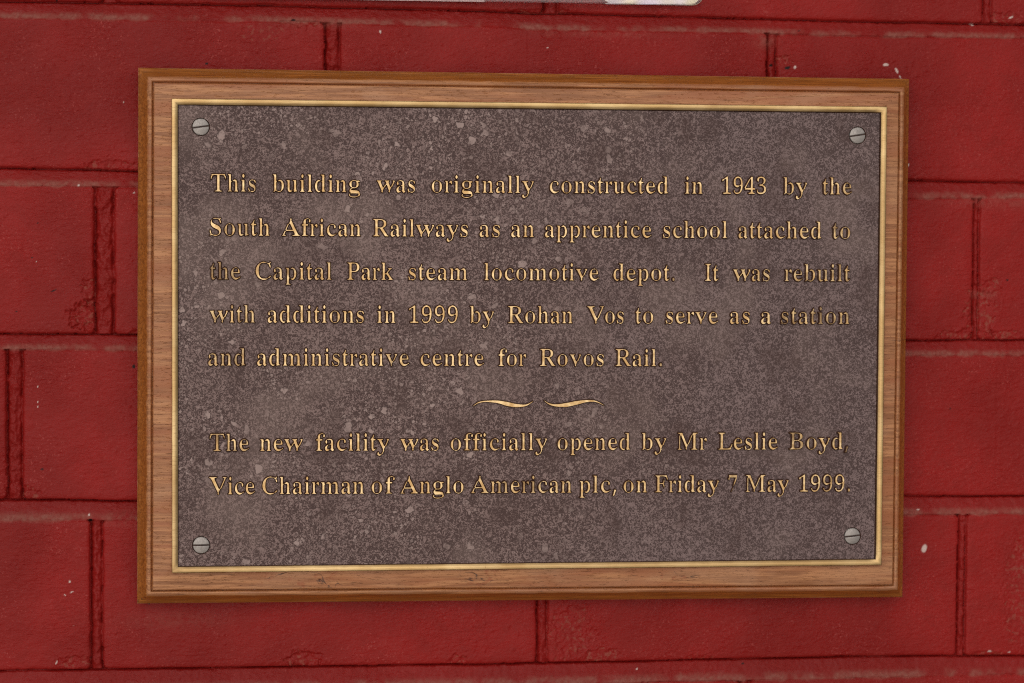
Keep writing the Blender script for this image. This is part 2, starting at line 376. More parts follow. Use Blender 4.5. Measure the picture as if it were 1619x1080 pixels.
# letter outlines (thousandths of an em), drawn as closed contours
GLYPHS = {
 ',': (250, ["55,-125 75,-127 93,-125 107,-108 117,-80 123,-48 168,80 170,102 161,112 116,113 107,110 102,105 72,-48 57,-80 50,-107 50,-120"]),
 '.': (250, ["120,-11 139,-12 157,-3 171,17 177,39 176,70 170,89 151,111 134,118 111,112 98,100 89,84 84,57 87,30 97,7 107,-6"]),
 '1': (500, ["125,2 410,0 422,3 427,11 428,33 422,45 410,48 356,49 335,54 318,68 310,94 308,652 306,667 298,675 273,676 260,671 164,599 119,574 77,558 68,547 76,512 76,494 82,490 94,488 107,494 117,516 173,577 185,579 223,578 230,573 233,564 232,86 223,64 210,55 185,49 135,48 123,45 118,37 117,20 119,9"]),
 '3': (500, ["196,-7 227,-8 281,2 323,17 364,41 391,68 413,103 423,134 429,169 427,226 419,257 407,279 363,323 343,334 297,353 290,362 339,397 364,419 390,454 401,481 407,516 407,547 400,577 381,614 343,648 302,669 235,684 173,674 119,653 98,636 77,613 66,591 63,573 63,542 70,525 98,490 110,484 133,485 123,498 121,512 130,569 148,604 156,613 173,621 260,623 281,620 298,609 310,595 326,551 329,529 327,485 319,450 302,418 277,393 256,384 231,378 166,375 159,367 158,349 159,332 166,323 219,320 273,310 306,291 327,270 338,252 347,226 350,187 343,134 327,99 302,74 264,59 160,58 139,63 119,74 89,103 78,134 81,141 95,151 95,165 89,172 81,173 69,169 57,160 52,151 58,134 55,112 56,90 65,64 80,42 102,24 127,11 167,-2"]),
 '4': (500, ["200,2 427,0 439,3 444,11 445,33 439,45 397,56 381,64 370,77 363,94 363,151 368,164 381,167 447,168 456,173 457,178 453,222 447,234 435,237 377,238 368,240 363,248 362,652 359,665 352,671 306,671 293,667 243,586 219,577 210,570 26,248 40,226 41,195 38,178 44,169 268,167 284,160 287,147 287,103 280,77 269,64 256,57 198,45 193,37 192,20 194,9", "85,238 79,244 81,257 202,468 255,569 268,579 286,577 291,573 292,564 291,485 287,450 287,257 284,244 268,237"]),
 '7': (500, ["188,7 194,7 202,21 268,195 273,218 187,24 185,11", "278,231 281,229 304,274 320,292 327,313 348,336 351,353 378,402 431,538 438,560 425,582 440,630 439,663 431,671 418,672 81,670 75,665 71,656 70,564 65,556 49,547 46,538 46,485 52,476 77,475 89,485 98,542 95,560 106,569 364,571 377,569 382,564 382,551 318,397 306,353 297,340 297,310 288,292 288,274"]),
 '9': (500, ["192,-7 214,-7 268,8 310,32 345,64 373,103 398,156 419,231 428,296 428,437 415,507 394,564 356,621 331,644 293,666 235,684 169,662 135,639 117,621 82,569 71,538 63,498 63,415 74,367 89,336 105,314 144,283 191,261 214,260 264,285 302,321 348,320 356,317 361,310 362,288 353,213 340,156 327,120 315,99 299,77 281,63 260,55 231,49 177,49 148,55 127,64 113,77 110,86 114,103 98,139 85,142 68,125 64,112 65,101 85,86 95,55 110,31 148,6", "189,332 172,340 156,358 144,380 135,415 134,507 145,560 163,595 189,615 214,619 273,619 289,616 306,607 318,595 335,569 345,542 357,490 362,446 362,402 359,384 349,367 335,351 302,328"]),
 'A': (722, ["31,2 152,0 163,1 172,7 174,16 168,24 127,31 111,38 108,43 118,61 123,98 162,184 168,189 189,191 432,191 447,189 455,184 496,98 503,75 503,61 495,48 478,36 421,24 416,11 424,2 669,0 685,1 694,7 696,16 690,24 664,34 643,52 604,116 373,598 371,612 385,624 386,630 373,662 364,672 354,674 346,671 331,643 328,625 341,612 341,602 283,466 318,463 333,452 425,257 427,239 416,233 380,232 209,232 196,234 190,239 193,257 280,452 282,463 251,459 239,443 152,252 151,239 163,228 166,221 159,198 152,193 131,189 120,180 64,66 63,39 25,20 23,11"]),
 'B': (667, ["66,2 356,0 412,6 464,20 502,36 541,61 569,93 587,130 598,175 597,207 583,257 560,289 539,306 497,331 436,352 429,357 428,361 440,369 483,386 520,410 542,434 556,461 565,507 558,548 542,584 516,612 492,626 454,643 417,653 374,659 318,664 87,664 68,662 60,657 58,648 64,640 106,630 130,612 140,589 146,548 145,98 139,70 126,48 106,34 64,24 58,11", "276,38 261,44 252,52 241,89 240,311 244,330 252,335 261,336 356,336 393,330 431,316 450,301 467,280 477,257 484,225 485,148 475,102 467,84 445,56 426,46 403,38", "252,370 242,380 240,398 240,575 245,602 251,616 262,625 280,631 360,632 398,626 426,612 439,598 450,580 461,530 461,466 450,430 438,407 412,384 384,374 351,368"]),
 'C': (667, ["339,-11 381,-13 439,0 489,20 509,34 522,48 519,50 456,37 327,38 296,46 260,66 236,89 223,107 206,139 192,175 179,239 174,289 174,380 179,434 193,507 207,543 220,571 238,596 260,617 292,635 345,645 421,646 461,640 474,636 514,612 560,571 568,557 563,539 567,525 599,461 603,456 612,455 617,461 619,471 619,530 612,542 595,552 592,571 593,621 599,629 612,635 618,643 618,662 612,672 603,671 581,642 568,635 550,632 501,635 381,677 341,676 269,653 220,627 163,582 118,521 91,466 72,393 67,325 72,271 81,230 95,184 108,157 143,102 194,52 252,15 296,-1", "525,57 528,53 554,62 572,65 586,73 623,116 627,130 622,139 612,143 603,139 578,111 533,75"]),
 'F': (556, ["60,2 299,0 312,1 319,7 321,16 314,25 273,30 243,43 234,52 226,70 219,111 220,316 226,324 234,327 286,327 329,321 354,311 382,243 396,184 402,178 407,180 412,193 412,284 409,293 393,303 388,311 387,366 390,380 406,390 411,398 412,489 406,499 402,500 395,493 382,443 362,398 360,380 355,373 337,366 307,360 239,359 226,363 220,371 219,384 219,580 222,602 235,621 264,627 380,627 423,621 466,607 486,593 488,571 505,534 522,479 531,472 536,484 537,566 534,575 518,585 512,593 511,648 505,660 488,664 75,664 62,662 55,657 53,648 58,640 97,626 118,610 128,589 133,552 132,98 118,52 97,36 58,24 53,11"]),
 'I': (333, ["52,2 270,0 280,2 286,10 282,24 242,36 218,55 209,75 204,125 205,566 210,598 218,616 238,630 278,640 282,652 274,662 62,664 52,662 46,654 47,643 52,639 90,631 110,619 119,602 124,571 123,89 117,66 106,48 90,37 54,26 47,20 46,11"]),
 'L': (611, ["63,2 535,1 545,11 560,89 566,97 580,102 588,111 604,202 602,213 593,217 584,207 553,143 534,116 531,89 517,76 495,63 445,47 396,41 271,42 248,50 237,61 228,111 229,571 235,598 244,616 257,626 275,633 320,640 325,652 316,662 74,664 63,662 56,654 60,640 101,630 123,613 133,593 139,557 138,98 131,66 123,51 101,34 60,24 56,11"]),
 'M': (889, ["61,2 186,0 199,4 204,11 202,20 197,25 164,31 146,43 151,61 145,102 145,534 147,552 160,559 176,557 182,552 192,534 375,84 378,66 367,52 366,43 379,11 383,6 392,3 403,11 416,43 416,52 405,66 405,75 454,202 458,208 480,212 490,225 619,543 624,568 603,566 592,557 454,215 445,210 423,210 413,216 405,229 228,657 221,662 208,664 77,664 59,660 54,648 59,640 103,629 121,617 131,598 135,575 129,562 113,552 110,539 110,102 102,61 105,43 90,32 59,24 54,11", "596,2 813,0 824,2 830,10 826,24 787,34 769,48 759,70 754,116 755,566 762,598 773,617 791,628 826,638 833,643 835,654 826,662 668,662 655,649 629,584 625,571 657,566 663,562 666,552 666,89 660,61 648,43 633,35 598,26 591,20 589,11"]),
 'P': (556, ["58,2 268,0 281,1 288,7 289,16 285,24 239,39 226,52 218,70 212,111 213,289 218,297 227,300 335,301 401,316 447,340 485,380 506,421 514,457 516,493 511,525 502,552 485,585 461,612 439,628 410,644 376,653 289,663 69,664 60,662 53,657 52,648 56,640 94,628 114,612 124,589 129,557 128,98 122,66 114,51 94,34 56,24 52,11", "223,333 214,341 212,357 212,580 218,607 231,621 252,627 331,627 368,616 385,604 396,589 407,562 415,530 416,439 410,407 400,384 385,361 351,342 285,332"]),
 'R': (667, ["62,2 284,0 298,1 305,7 307,16 302,24 262,34 243,48 232,66 227,93 225,293 231,306 249,309 302,309 320,300 492,26 509,4 527,0 624,0 637,1 644,7 646,16 641,24 606,39 584,65 422,316 424,325 430,330 474,349 514,378 536,407 552,443 555,507 550,539 530,580 505,607 474,626 443,640 395,653 355,659 293,664 82,664 64,662 56,657 55,648 60,640 99,628 121,612 132,589 137,557 136,98 129,66 121,51 99,34 60,24 55,11", "236,342 226,352 225,375 225,571 230,598 236,611 248,621 267,626 350,627 386,621 412,609 430,594 443,572 452,549 458,521 458,452 448,416 438,393 408,361 377,347 342,341"]),
 'S': (556, ["258,-11 287,-13 358,7 392,25 430,55 457,93 472,130 480,171 480,221 465,277 452,303 425,336 394,361 356,384 216,452 180,475 157,498 145,521 138,552 147,598 163,621 158,621 122,575 110,543 103,512 104,452 111,421 126,389 140,369 167,341 204,311 243,288 365,225 390,208 414,180 426,148 427,116 419,84 405,61 381,40 358,29 336,23 216,24 185,33 158,47 139,61 118,84 113,98 121,111 121,120 107,152 87,216 81,225 72,225 67,211 67,120 73,108 91,98 94,84 92,25 89,20 70,11 68,2 71,-7 82,-7 94,11 100,16 140,18 171,13", "467,471 474,469 480,480 480,552 478,562 461,572 455,580 454,625 456,639 479,655 479,666 474,673 465,674 461,671 452,655 443,649 407,646 358,654 296,671 260,675 212,662 187,643 189,640 229,646 332,645 354,640 385,624 412,604 430,584 433,575 427,562 428,552"]),
 'T': (611, ["172,2 417,0 431,1 439,7 440,16 433,25 395,31 368,46 357,61 348,98 348,612 354,624 363,630 413,632 467,626 517,609 533,593 534,575 553,539 574,475 580,469 584,475 586,484 586,571 583,580 566,590 561,598 559,648 553,660 535,664 70,664 56,663 49,657 45,643 44,593 38,585 21,575 19,566 18,484 20,475 25,469 34,470 37,475 54,534 74,571 71,589 83,603 124,622 183,632 232,630 250,621 256,612 256,98 249,66 237,46 214,32 169,24 164,11"]),
 'V': (722, ["363,-11 372,-15 382,-11 394,7 402,30 385,52 392,75 449,202 483,214 494,230 619,512 662,598 664,607 660,621 669,630 699,640 705,648 702,657 688,663 641,664 562,663 547,657 545,648 551,640 599,632 609,628 615,621 603,602 596,557 447,221 438,211 419,209 403,212 392,225 245,530 224,580 223,607 233,621 261,633 306,639 314,648 312,657 303,662 287,664 40,664 18,660 13,652 15,643 24,637 55,625 76,609 117,543 353,66 357,48 345,37 342,30 356,-2"]),
 'a': (444, ["114,-11 135,-12 171,4 200,20 218,39 219,43 212,49 163,51 151,55 139,70 130,98 130,143 138,175 156,202 190,234 188,238 139,219 91,185 71,161 54,125 50,84 60,43 81,11", "317,-11 333,-13 345,-9 381,19 394,39 389,48 361,55 356,66 355,311 350,352 343,380 333,402 319,421 305,434 284,445 248,457 212,463 163,453 140,443 103,420 86,402 70,366 69,330 73,311 87,285 99,278 114,284 129,311 133,325 132,348 112,398 115,414 123,424 167,432 212,431 244,425 264,411 275,389 282,357 280,285 272,275 211,248 268,245 276,242 280,237 282,102 277,89 253,57 257,52 272,49 280,43 295,11"]),
 'b': (500, ["251,-11 288,-12 336,11 372,39 408,84 433,139 445,193 446,280 438,325 414,382 389,416 362,439 323,460 310,463 292,461 253,439 231,421 228,411 232,408 279,409 314,400 333,384 347,361 358,330 364,289 364,161 359,120 352,89 341,57 327,39 310,27 292,23 232,24 180,46 171,61 165,98 165,339 171,366 189,398 171,408 165,421 163,652 158,660 149,663 50,662 41,654 42,643 67,630 77,621 81,612 86,575 87,52 84,39 66,20 67,-2 71,-8 80,-6 110,17 123,36 141,40 171,26 197,19"]),
 'c': (444, ["212,-11 258,-13 305,6 338,24 376,54 404,65 415,75 419,84 414,94 404,93 376,73 338,55 277,55 243,61 215,75 187,101 171,125 158,157 148,189 142,230 142,311 158,380 170,402 187,419 206,429 220,432 291,431 310,425 325,407 327,343 339,307 347,300 357,298 371,301 378,307 392,357 387,384 379,402 343,439 286,463 248,463 234,460 177,434 135,404 106,371 91,348 76,316 62,271 57,221 62,166 76,120 91,89 110,61 147,25 168,11"]),
 'd': (500, ["172,-11 192,-13 209,-10 243,14 262,39 255,43 196,42 171,54 158,70 149,89 136,152 136,289 144,339 154,371 167,390 184,403 205,409 255,410 265,416 261,425 246,439 201,463 184,460 141,436 125,423 99,393 81,361 65,321 51,234 51,198 57,152 78,84 93,57 116,28", "314,-2 331,-4 374,8 437,14 445,17 450,25 446,39 416,58 406,93 405,643 402,657 391,663 277,663 268,660 264,652 267,643 272,639 298,633 311,625 321,612 325,598 324,425 317,416 294,411 289,407 315,380 323,361 325,348 325,111 320,93 301,57 319,47 324,39 324,16"]),
 'e': (444, ["217,-11 233,-12 256,-7 307,15 327,30 357,59 390,70 404,89 410,102 405,111 394,111 357,79 325,66 247,64 224,70 205,80 182,101 168,121 157,148 149,189 146,230 153,239 367,241 380,244 386,252 387,298 381,325 367,366 348,397 327,421 292,443 251,461 237,464 218,461 159,435 139,421 111,393 89,361 74,330 62,289 56,239 56,207 66,143 78,111 102,66 120,43 151,16 187,-3", "154,279 144,289 144,325 155,384 163,402 174,416 191,428 210,432 274,431 293,426 302,419 316,393 322,361 322,293 316,281 297,277"]),
 'f': (333, ["64,2 256,0 270,2 278,7 278,16 273,20 231,30 216,39 207,52 201,80 201,384 207,392 217,395 280,396 290,402 291,407 286,439 280,447 266,450 217,451 207,454 202,459 200,475 201,584 209,621 217,632 227,640 246,645 314,646 329,640 334,630 317,571 320,552 331,525 348,519 363,525 378,557 380,575 377,607 358,636 320,662 285,675 256,676 212,662 178,646 153,627 131,598 115,557 110,459 100,451 66,449 55,439 54,402 66,396 105,392 111,384 112,371 111,75 106,52 100,42 90,33 66,23 58,16 58,7"]),
 'g': (500, ["201,-202 232,-204 308,-194 356,-180 394,-161 418,-157 432,-149 447,-136 468,-102 470,-89 455,-66 453,-30 445,-2 429,25 405,43 375,56 322,67 260,73 155,75 136,84 126,102 131,114 150,122 174,145 198,150 265,151 308,161 350,180 385,210 404,239 415,280 414,325 407,348 393,375 392,384 399,390 437,391 450,398 454,411 452,430 442,440 337,441 260,463 217,462 165,444 121,421 93,393 72,357 63,325 62,302 69,266 78,243 93,220 112,200 170,161 170,156 165,151 131,146 101,130 69,70 67,43 69,20 87,-7 116,-30 119,-39 114,-48 117,-52 127,-53 160,-50 370,-50 404,-59 416,-70 407,-89 404,-111 395,-130 380,-144 351,-161 313,-168 184,-168 131,-157 112,-148 96,-134 86,-116 85,-98 93,-75 110,-52 84,-55 60,-80 53,-98 55,-129 69,-152 99,-175 131,-189", "198,183 179,192 165,207 149,252 148,352 158,393 174,418 198,430 265,432 289,428 313,411 323,393 329,371 334,334 334,284 323,221 310,198 289,184"]),
 'h': (500, ["58,2 195,0 207,4 211,11 206,20 187,30 179,39 169,75 169,334 173,348 201,384 199,389 174,394 169,407 168,643 165,657 154,663 64,663 55,660 52,652 55,642 76,631 85,621 92,602 94,580 94,75 84,39 53,16 53,7", "300,2 433,0 445,4 449,11 445,20 421,37 411,57 410,321 399,384 391,407 375,431 334,460 322,463 306,460 261,434 238,411 232,398 240,393 289,395 310,390 322,380 331,352 332,66 323,39 295,16 295,7"]),
 'i': (278, ["62,2 208,0 221,4 225,11 221,20 196,34 188,43 181,84 180,430 176,443 169,449 72,450 64,446 59,439 63,430 86,418 92,411 99,389 101,366 100,75 89,39 56,16 57,7", "131,530 147,529 158,534 177,566 184,589 183,616 177,634 158,666 143,672 131,671 125,666 105,634 97,607 97,589 103,571 125,534"]),
 'k': (500, ["61,2 203,0 216,1 223,7 220,20 198,32 187,43 179,80 180,189 194,208 216,214 246,212 259,204 352,66 357,52 355,37 346,27 325,19 321,11 325,4 342,0 477,0 490,4 494,11 491,20 466,39 442,70 312,261 305,280 315,311 394,393 405,411 416,417 447,419 455,424 455,434 447,447 434,450 386,450 333,450 320,447 311,434 312,424 320,419 349,416 355,411 329,370 266,302 259,275 237,251 224,246 198,246 187,248 181,255 179,643 175,657 163,663 72,663 63,660 58,652 59,643 63,639 85,630 93,621 100,575 100,75 89,39 56,16 56,7"]),
 'l': (278, ["61,2 207,0 220,4 224,11 220,20 194,34 187,43 179,89 178,643 175,657 163,663 68,663 59,660 54,652 59,641 81,632 89,624 96,607 100,580 100,75 89,39 56,16 56,7"]),
 'm': (778, ["62,2 204,0 217,4 221,11 217,20 190,39 180,66 180,334 186,352 210,384 206,389 191,392 183,398 179,439 169,449 68,450 59,446 56,439 60,430 81,420 90,411 97,393 101,366 100,75 89,39 56,16 57,7", "316,2 454,0 467,4 471,11 467,20 440,39 432,52 430,66 430,334 433,348 451,375 447,380 423,388 402,425 389,439 349,460 336,463 318,459 279,435 255,411 248,398 257,393 305,395 327,390 343,375 350,348 351,66 341,39 311,16 311,7", "566,2 704,0 717,4 721,11 717,20 691,39 681,66 680,334 671,384 656,416 641,434 623,448 590,463 573,460 533,439 514,425 489,399 471,389 480,385 524,395 564,395 586,384 597,361 601,334 601,66 591,39 561,16 561,7"]),
 'n': (500, ["58,2 195,0 207,4 211,11 206,20 187,30 179,39 168,80 169,334 173,348 201,384 199,389 178,392 171,398 167,439 158,449 64,450 55,446 52,439 56,430 76,420 84,411 91,393 94,366 94,75 84,39 53,16 53,7", "300,2 433,0 445,4 449,11 445,20 421,37 411,57 410,321 399,384 391,407 375,431 334,460 322,463 310,462 269,441 239,416 231,398 240,392 285,396 310,390 322,380 331,352 332,66 323,39 295,16 295,7"]),
 'o': (500, ["237,-11 262,-12 309,2 351,25 376,48 393,66 419,107 435,152 441,189 441,261 436,293 423,330 404,366 378,400 342,430 272,461 258,464 230,462 174,439 142,418 112,389 95,366 76,330 62,289 56,248 56,198 66,148 76,120 101,75 128,43 160,18 202,-2", "202,20 183,30 168,48 155,80 150,116 144,243 149,325 155,366 169,407 193,429 225,436 286,435 309,426 327,407 339,384 347,352 353,307 353,143 346,84 333,48 323,34 309,24 286,18"]),
 'p': (500, ["59,-198 221,-200 233,-196 237,-189 231,-180 204,-172 187,-158 179,-139 173,-107 173,30 179,42 197,52 176,93 173,116 173,334 191,380 171,393 167,439 162,447 154,450 65,450 57,446 53,439 58,430 78,420 86,411 92,398 97,361 96,-120 86,-161 78,-170 54,-184 54,-193", "290,-11 309,-13 326,-10 368,19 398,52 429,116 440,161 446,207 446,257 441,293 431,334 417,371 395,407 372,431 330,459 313,464 297,461 267,444 233,408 217,402 210,393 221,389 238,399 259,404 309,402 326,394 340,380 356,339 366,261 366,193 360,139 347,88 332,61 309,45 297,41 246,42 238,39 239,30 246,20"]),
 'r': (333, ["51,2 190,0 201,4 204,11 197,22 165,36 153,61 152,302 159,334 172,366 151,380 147,439 143,447 136,450 60,450 52,446 49,439 52,430 76,411 82,389 83,366 83,75 74,39 46,16 47,7", "281,325 295,326 302,334 314,393 308,421 295,447 284,459 270,463 256,457 223,422 202,384 208,378 241,377 252,373 267,352 273,331"]),
 's': (389, ["185,-11 226,-12 271,16 289,34 307,61 318,98 320,171 308,207 285,239 251,265 158,315 131,339 119,361 119,389 122,402 137,420 162,430 238,431 255,426 269,416 276,398 314,331 319,330 323,335 325,361 324,398 307,416 303,439 299,443 247,446 205,462 188,464 171,462 137,443 112,422 99,406 88,384 78,352 78,293 95,252 124,219 158,195 243,148 270,125 279,111 282,98 282,70 279,57 264,37 238,25 141,23 120,33 104,48 100,70 81,107 66,148 57,149 53,144 51,120 52,70 69,52 72,39 70,20 53,2 56,-7 62,-7 75,7 85,11 129,14"]),
 't': (278, ["136,-11 162,-12 196,11 217,34 230,57 245,61 253,67 261,84 259,93 253,95 226,62 181,60 169,64 162,70 154,98 153,389 158,397 166,400 223,401 230,406 231,411 227,439 223,447 211,450 166,451 158,454 153,461 153,534 168,552 171,562 171,598 166,611 154,603 129,562 125,530 54,443 48,432 45,416 48,404 72,398 80,384 80,111 87,52 92,34 103,16 116,2"]),
 'u': (500, ["154,-11 181,-13 198,-9 244,19 262,39 265,48 256,53 219,50 191,57 175,70 166,93 163,116 163,425 159,443 144,450 56,450 46,443 45,434 75,411 81,398 87,366 88,111 93,70 113,25 131,5", "320,-2 340,-2 382,12 444,20 453,30 448,42 419,56 410,75 408,430 405,443 394,450 294,450 286,446 282,439 287,430 315,416 323,402 329,380 329,107 324,89 305,61 323,51 328,43 328,16"]),
 'v': (500, ["236,-7 242,-10 253,-9 263,2 275,34 265,52 265,61 312,171 318,180 339,186 350,198 423,361 466,434 465,443 459,448 385,450 375,449 367,443 366,439 370,431 385,425 394,416 397,398 396,384 312,189 307,184 293,182 273,186 262,198 181,393 182,407 187,416 202,425 227,431 231,439 227,446 207,450 54,450 38,449 30,443 30,434 33,430 58,416 67,407 95,357 226,66 228,52 218,34"]),
 'w': (722, ["208,-7 215,-11 227,-7 245,25 249,39 239,57 239,66 289,180 293,184 321,193 361,276 382,282 397,279 408,266 478,75 478,61 466,43 469,30 486,-6 491,-9 501,-6 524,39 523,48 513,66 521,89 571,198 600,210 607,221 698,411 704,434 702,443 693,449 667,450 641,450 628,443 627,434 646,407 643,380 566,211 561,207 548,205 532,208 521,221 463,384 463,402 466,411 475,420 496,430 499,434 499,443 491,449 475,450 340,450 319,446 315,439 316,434 345,418 358,402 375,357 378,339 356,287 334,280 325,273 286,193 282,189 267,187 252,189 238,202 163,380 163,411 171,421 190,430 193,434 193,443 184,449 169,450 39,450 23,447 18,439 20,430 46,407 55,393 195,75 199,61 188,43 188,34"]),
 'y': (500, ["81,-202 101,-203 138,-184 180,-148 208,-139 222,-120 243,-84 286,16 286,30 276,43 276,52 312,143 325,171 351,183 362,198 434,371 465,434 461,446 445,450 393,450 383,449 374,443 374,434 393,424 400,416 400,389 396,371 320,187 312,180 299,178 278,182 269,193 184,389 183,402 190,414 237,423 241,430 236,443 226,449 216,450 55,450 34,449 23,442 20,430 23,423 60,412 71,402 82,384 237,48 226,25 237,-7 227,-48 202,-98 169,-135 138,-145 117,-145 101,-140 95,-130 91,-98 78,-66 60,-60 42,-66 22,-107 23,-143 39,-172"]),
}

# ================================================================== PLAQUE
plaque = thing('memorial_plaque', 'dark bronze plaque with raised gold lettering on a varnished wooden board', 'plaque', (-1.5, WALL_Y, -139.5))

def rings(corners, prof):
    """mitred sweep: corners TL,TR,BR,BL (x,z), prof = [(inset, y)...] -> verts, quads"""
    c = np.array(corners, float); V = []; F = []
    sgn = np.array([(1, -1), (-1, -1), (-1, 1), (1, 1)], float)
    for d, y in prof:
        for p, s in zip(c, sgn):
            V.append((p[0] + s[0] * d, y, p[1] + s[1] * d))
    for k in range(len(prof) - 1):
        for i in range(4):
            j = (i + 1) % 4
            F.append((4 * k + i, 4 * k + j, 4 * k + 4 + j, 4 * k + 4 + i))
    return V, F

def subdiv_rings(corners, prof, nseg):
    """same sweep with the long sides cut so that wear can wobble the edges"""
    c = np.array(corners, float); sgn = np.array([(1, -1), (-1, -1), (-1, 1), (1, 1)], float)
    V = []; F = []; n = 4 * nseg; at = []
    for d, y, v in prof:
        q = c + sgn * d
        for i in range(4):
            for t in np.arange(nseg) / nseg:
                p = q[i] * (1 - t) + q[(i + 1) % 4] * t
                V.append([p[0], y, p[1]]); at.append(v)
    for k in range(len(prof) - 1):
        for i in range(n):
            j = (i + 1) % n
            F.append((n * k + i, n * k + j, n * k + n + j, n * k + n + i))
    return np.array(V), F, np.array(at)

# ---- wooden board: moulded edge, quirk groove, flat field
BO = [(-205.2, 138.4), (203.5, 137.7), (203.3, -141.4), (-206.1, -139.7)]
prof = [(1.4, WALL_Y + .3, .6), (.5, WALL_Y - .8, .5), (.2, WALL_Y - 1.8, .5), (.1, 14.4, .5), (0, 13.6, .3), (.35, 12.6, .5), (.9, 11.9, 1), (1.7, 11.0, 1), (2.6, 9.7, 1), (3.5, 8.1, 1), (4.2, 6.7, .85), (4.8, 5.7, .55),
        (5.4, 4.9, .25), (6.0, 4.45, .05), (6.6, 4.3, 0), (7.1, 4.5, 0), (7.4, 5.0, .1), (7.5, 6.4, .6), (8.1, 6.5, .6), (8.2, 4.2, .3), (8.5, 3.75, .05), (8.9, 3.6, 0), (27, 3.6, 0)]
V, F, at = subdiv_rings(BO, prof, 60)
wx, wz = V[:, 0], V[:, 2]
V[:, 1] += .12 * fbm(wx, wz, 16, 3, 31) * (V[:, 1] < WALL_Y - 1); V[:, 0] += .14 * fbm(wx, wz, 11, 3, 32); V[:, 2] += .14 * fbm(wx + 50, wz, 11, 3, 33)
n = 240
F.append(tuple(range(len(V) - n, len(V))))          # the field runs on under the plate
F.append(tuple(range(n - 1, -1, -1)))
smf = [True] * (len(F) - 2) + [False, False]
M = Mat('oiled_wood')
gv = M.map((.045, 1, 1), (0, R(1.5), 0)); pv = M.map((.16, 1, 1.6), (0, R(2), 0))
# growth figure bends round two knots in the bottom rail
wv = M.noise(22, 2, .5, 1.2, M.map((.3, 1, .8)))
grain = M.noise(1.6, 5, .62, .6, gv); pores = M.noise(.55, 2, .6, .2, pv); streak = M.noise(9, 3, .6, .8, M.map((.09, 1, 1)))
face = M.mix(M.step(grain, .36, .66), W_F1, W_F2)
face = M.mix(M.step(streak, .42, .66, 0, .85), face, W_F3)
face = M.mix(M.math('MULTIPLY', M.step(wv, .5, .75), .45), face, W_F4)
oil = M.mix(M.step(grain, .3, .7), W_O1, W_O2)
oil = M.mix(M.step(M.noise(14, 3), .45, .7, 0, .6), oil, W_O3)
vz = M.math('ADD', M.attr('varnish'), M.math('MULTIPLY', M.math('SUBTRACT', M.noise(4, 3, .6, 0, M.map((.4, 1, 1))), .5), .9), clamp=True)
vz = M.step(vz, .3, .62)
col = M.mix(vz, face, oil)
pm = M.math('MULTIPLY', M.step(pores, .60, .72), .7)
col = M.mix(M.math('MULTIPLY', pm, M.step(M.noise(18, 2), .40, .62, .1, .75)), col, W_D)
# knots and dark cracks of the bottom rail, real figure of the timber
kn = None
for (kx, kz, rx, rz) in ((-118, -126, 30, 7), (-28, -125, 12, 7), (78, -127, 12, 3), (-202, -137.5, 3, 3)):
    n_ = M.t.nodes.new('ShaderNodeVectorMath'); n_.operation = 'SUBTRACT'
    M.put(n_.inputs[0], M.mm); n_.inputs[1].default_value = (kx + 1.5, 0, kz + 139.5)
    m_ = M.t.nodes.new('ShaderNodeVectorMath'); m_.operation = 'MULTIPLY'
    M.put(m_.inputs[0], n_.outputs[0]); m_.inputs[1].default_value = (1 / rx, 0, 1 / rz)
    l_ = M.t.nodes.new('ShaderNodeVectorMath'); l_.operation = 'LENGTH'; M.put(l_.inputs[0], m_.outputs[0])
    q_ = M.step(l_.outputs['Value'], .55, 1.1, 1, 0)
    kn = q_ if kn is None else M.math('MAXIMUM', kn, q_)
kf = M.noise(9, 3, .55, 1.0, M.map((.32, 1, .9), (0, R(12), 0)))
kl = M.step(M.math('ABSOLUTE', M.math('SUBTRACT', kf, .52)), .002, .018, .85, 0)
col = M.mix(M.math('MULTIPLY', M.math('MULTIPLY', kn, kl), M.step(M.noise(3, 2), .40, .58)), col, W_D)
rust = M.math('MULTIPLY', kn, M.step(M.noise(7, 3, .6, .8), .55, .68, 0, .5))
col = M.mix(rust, col, S2L(150, 72, 38))
# joint line between the two boards glued up edge to edge
sx = M.t.nodes.new('ShaderNodeSeparateXYZ'); M.put(sx.inputs[0], M.mm)
gl = M.step(M.math('ABSOLUTE', M.math('SUBTRACT', sx.outputs['Z'], 139.5 - 2.0)), .05, .35, .65, 0)
col = M.mix(M.math('MULTIPLY', gl, M.step(sx.outputs['X'], 190, 196)), col, W_D)
M.set(Base_Color=col, Roughness=M.math('ADD', M.step(vz, 0, 1, .50, .28), M.math('MULTIPLY', pm, .2)), 
      Normal=M.bump(M.math('SUBTRACT', M.math('MULTIPLY', grain, .6), M.math('MULTIPLY', pm, .5)), .35, .8, None))
board = link('wooden_board', V, F, M.m, plaque, smooth=smf, attrs={'varnish': at})

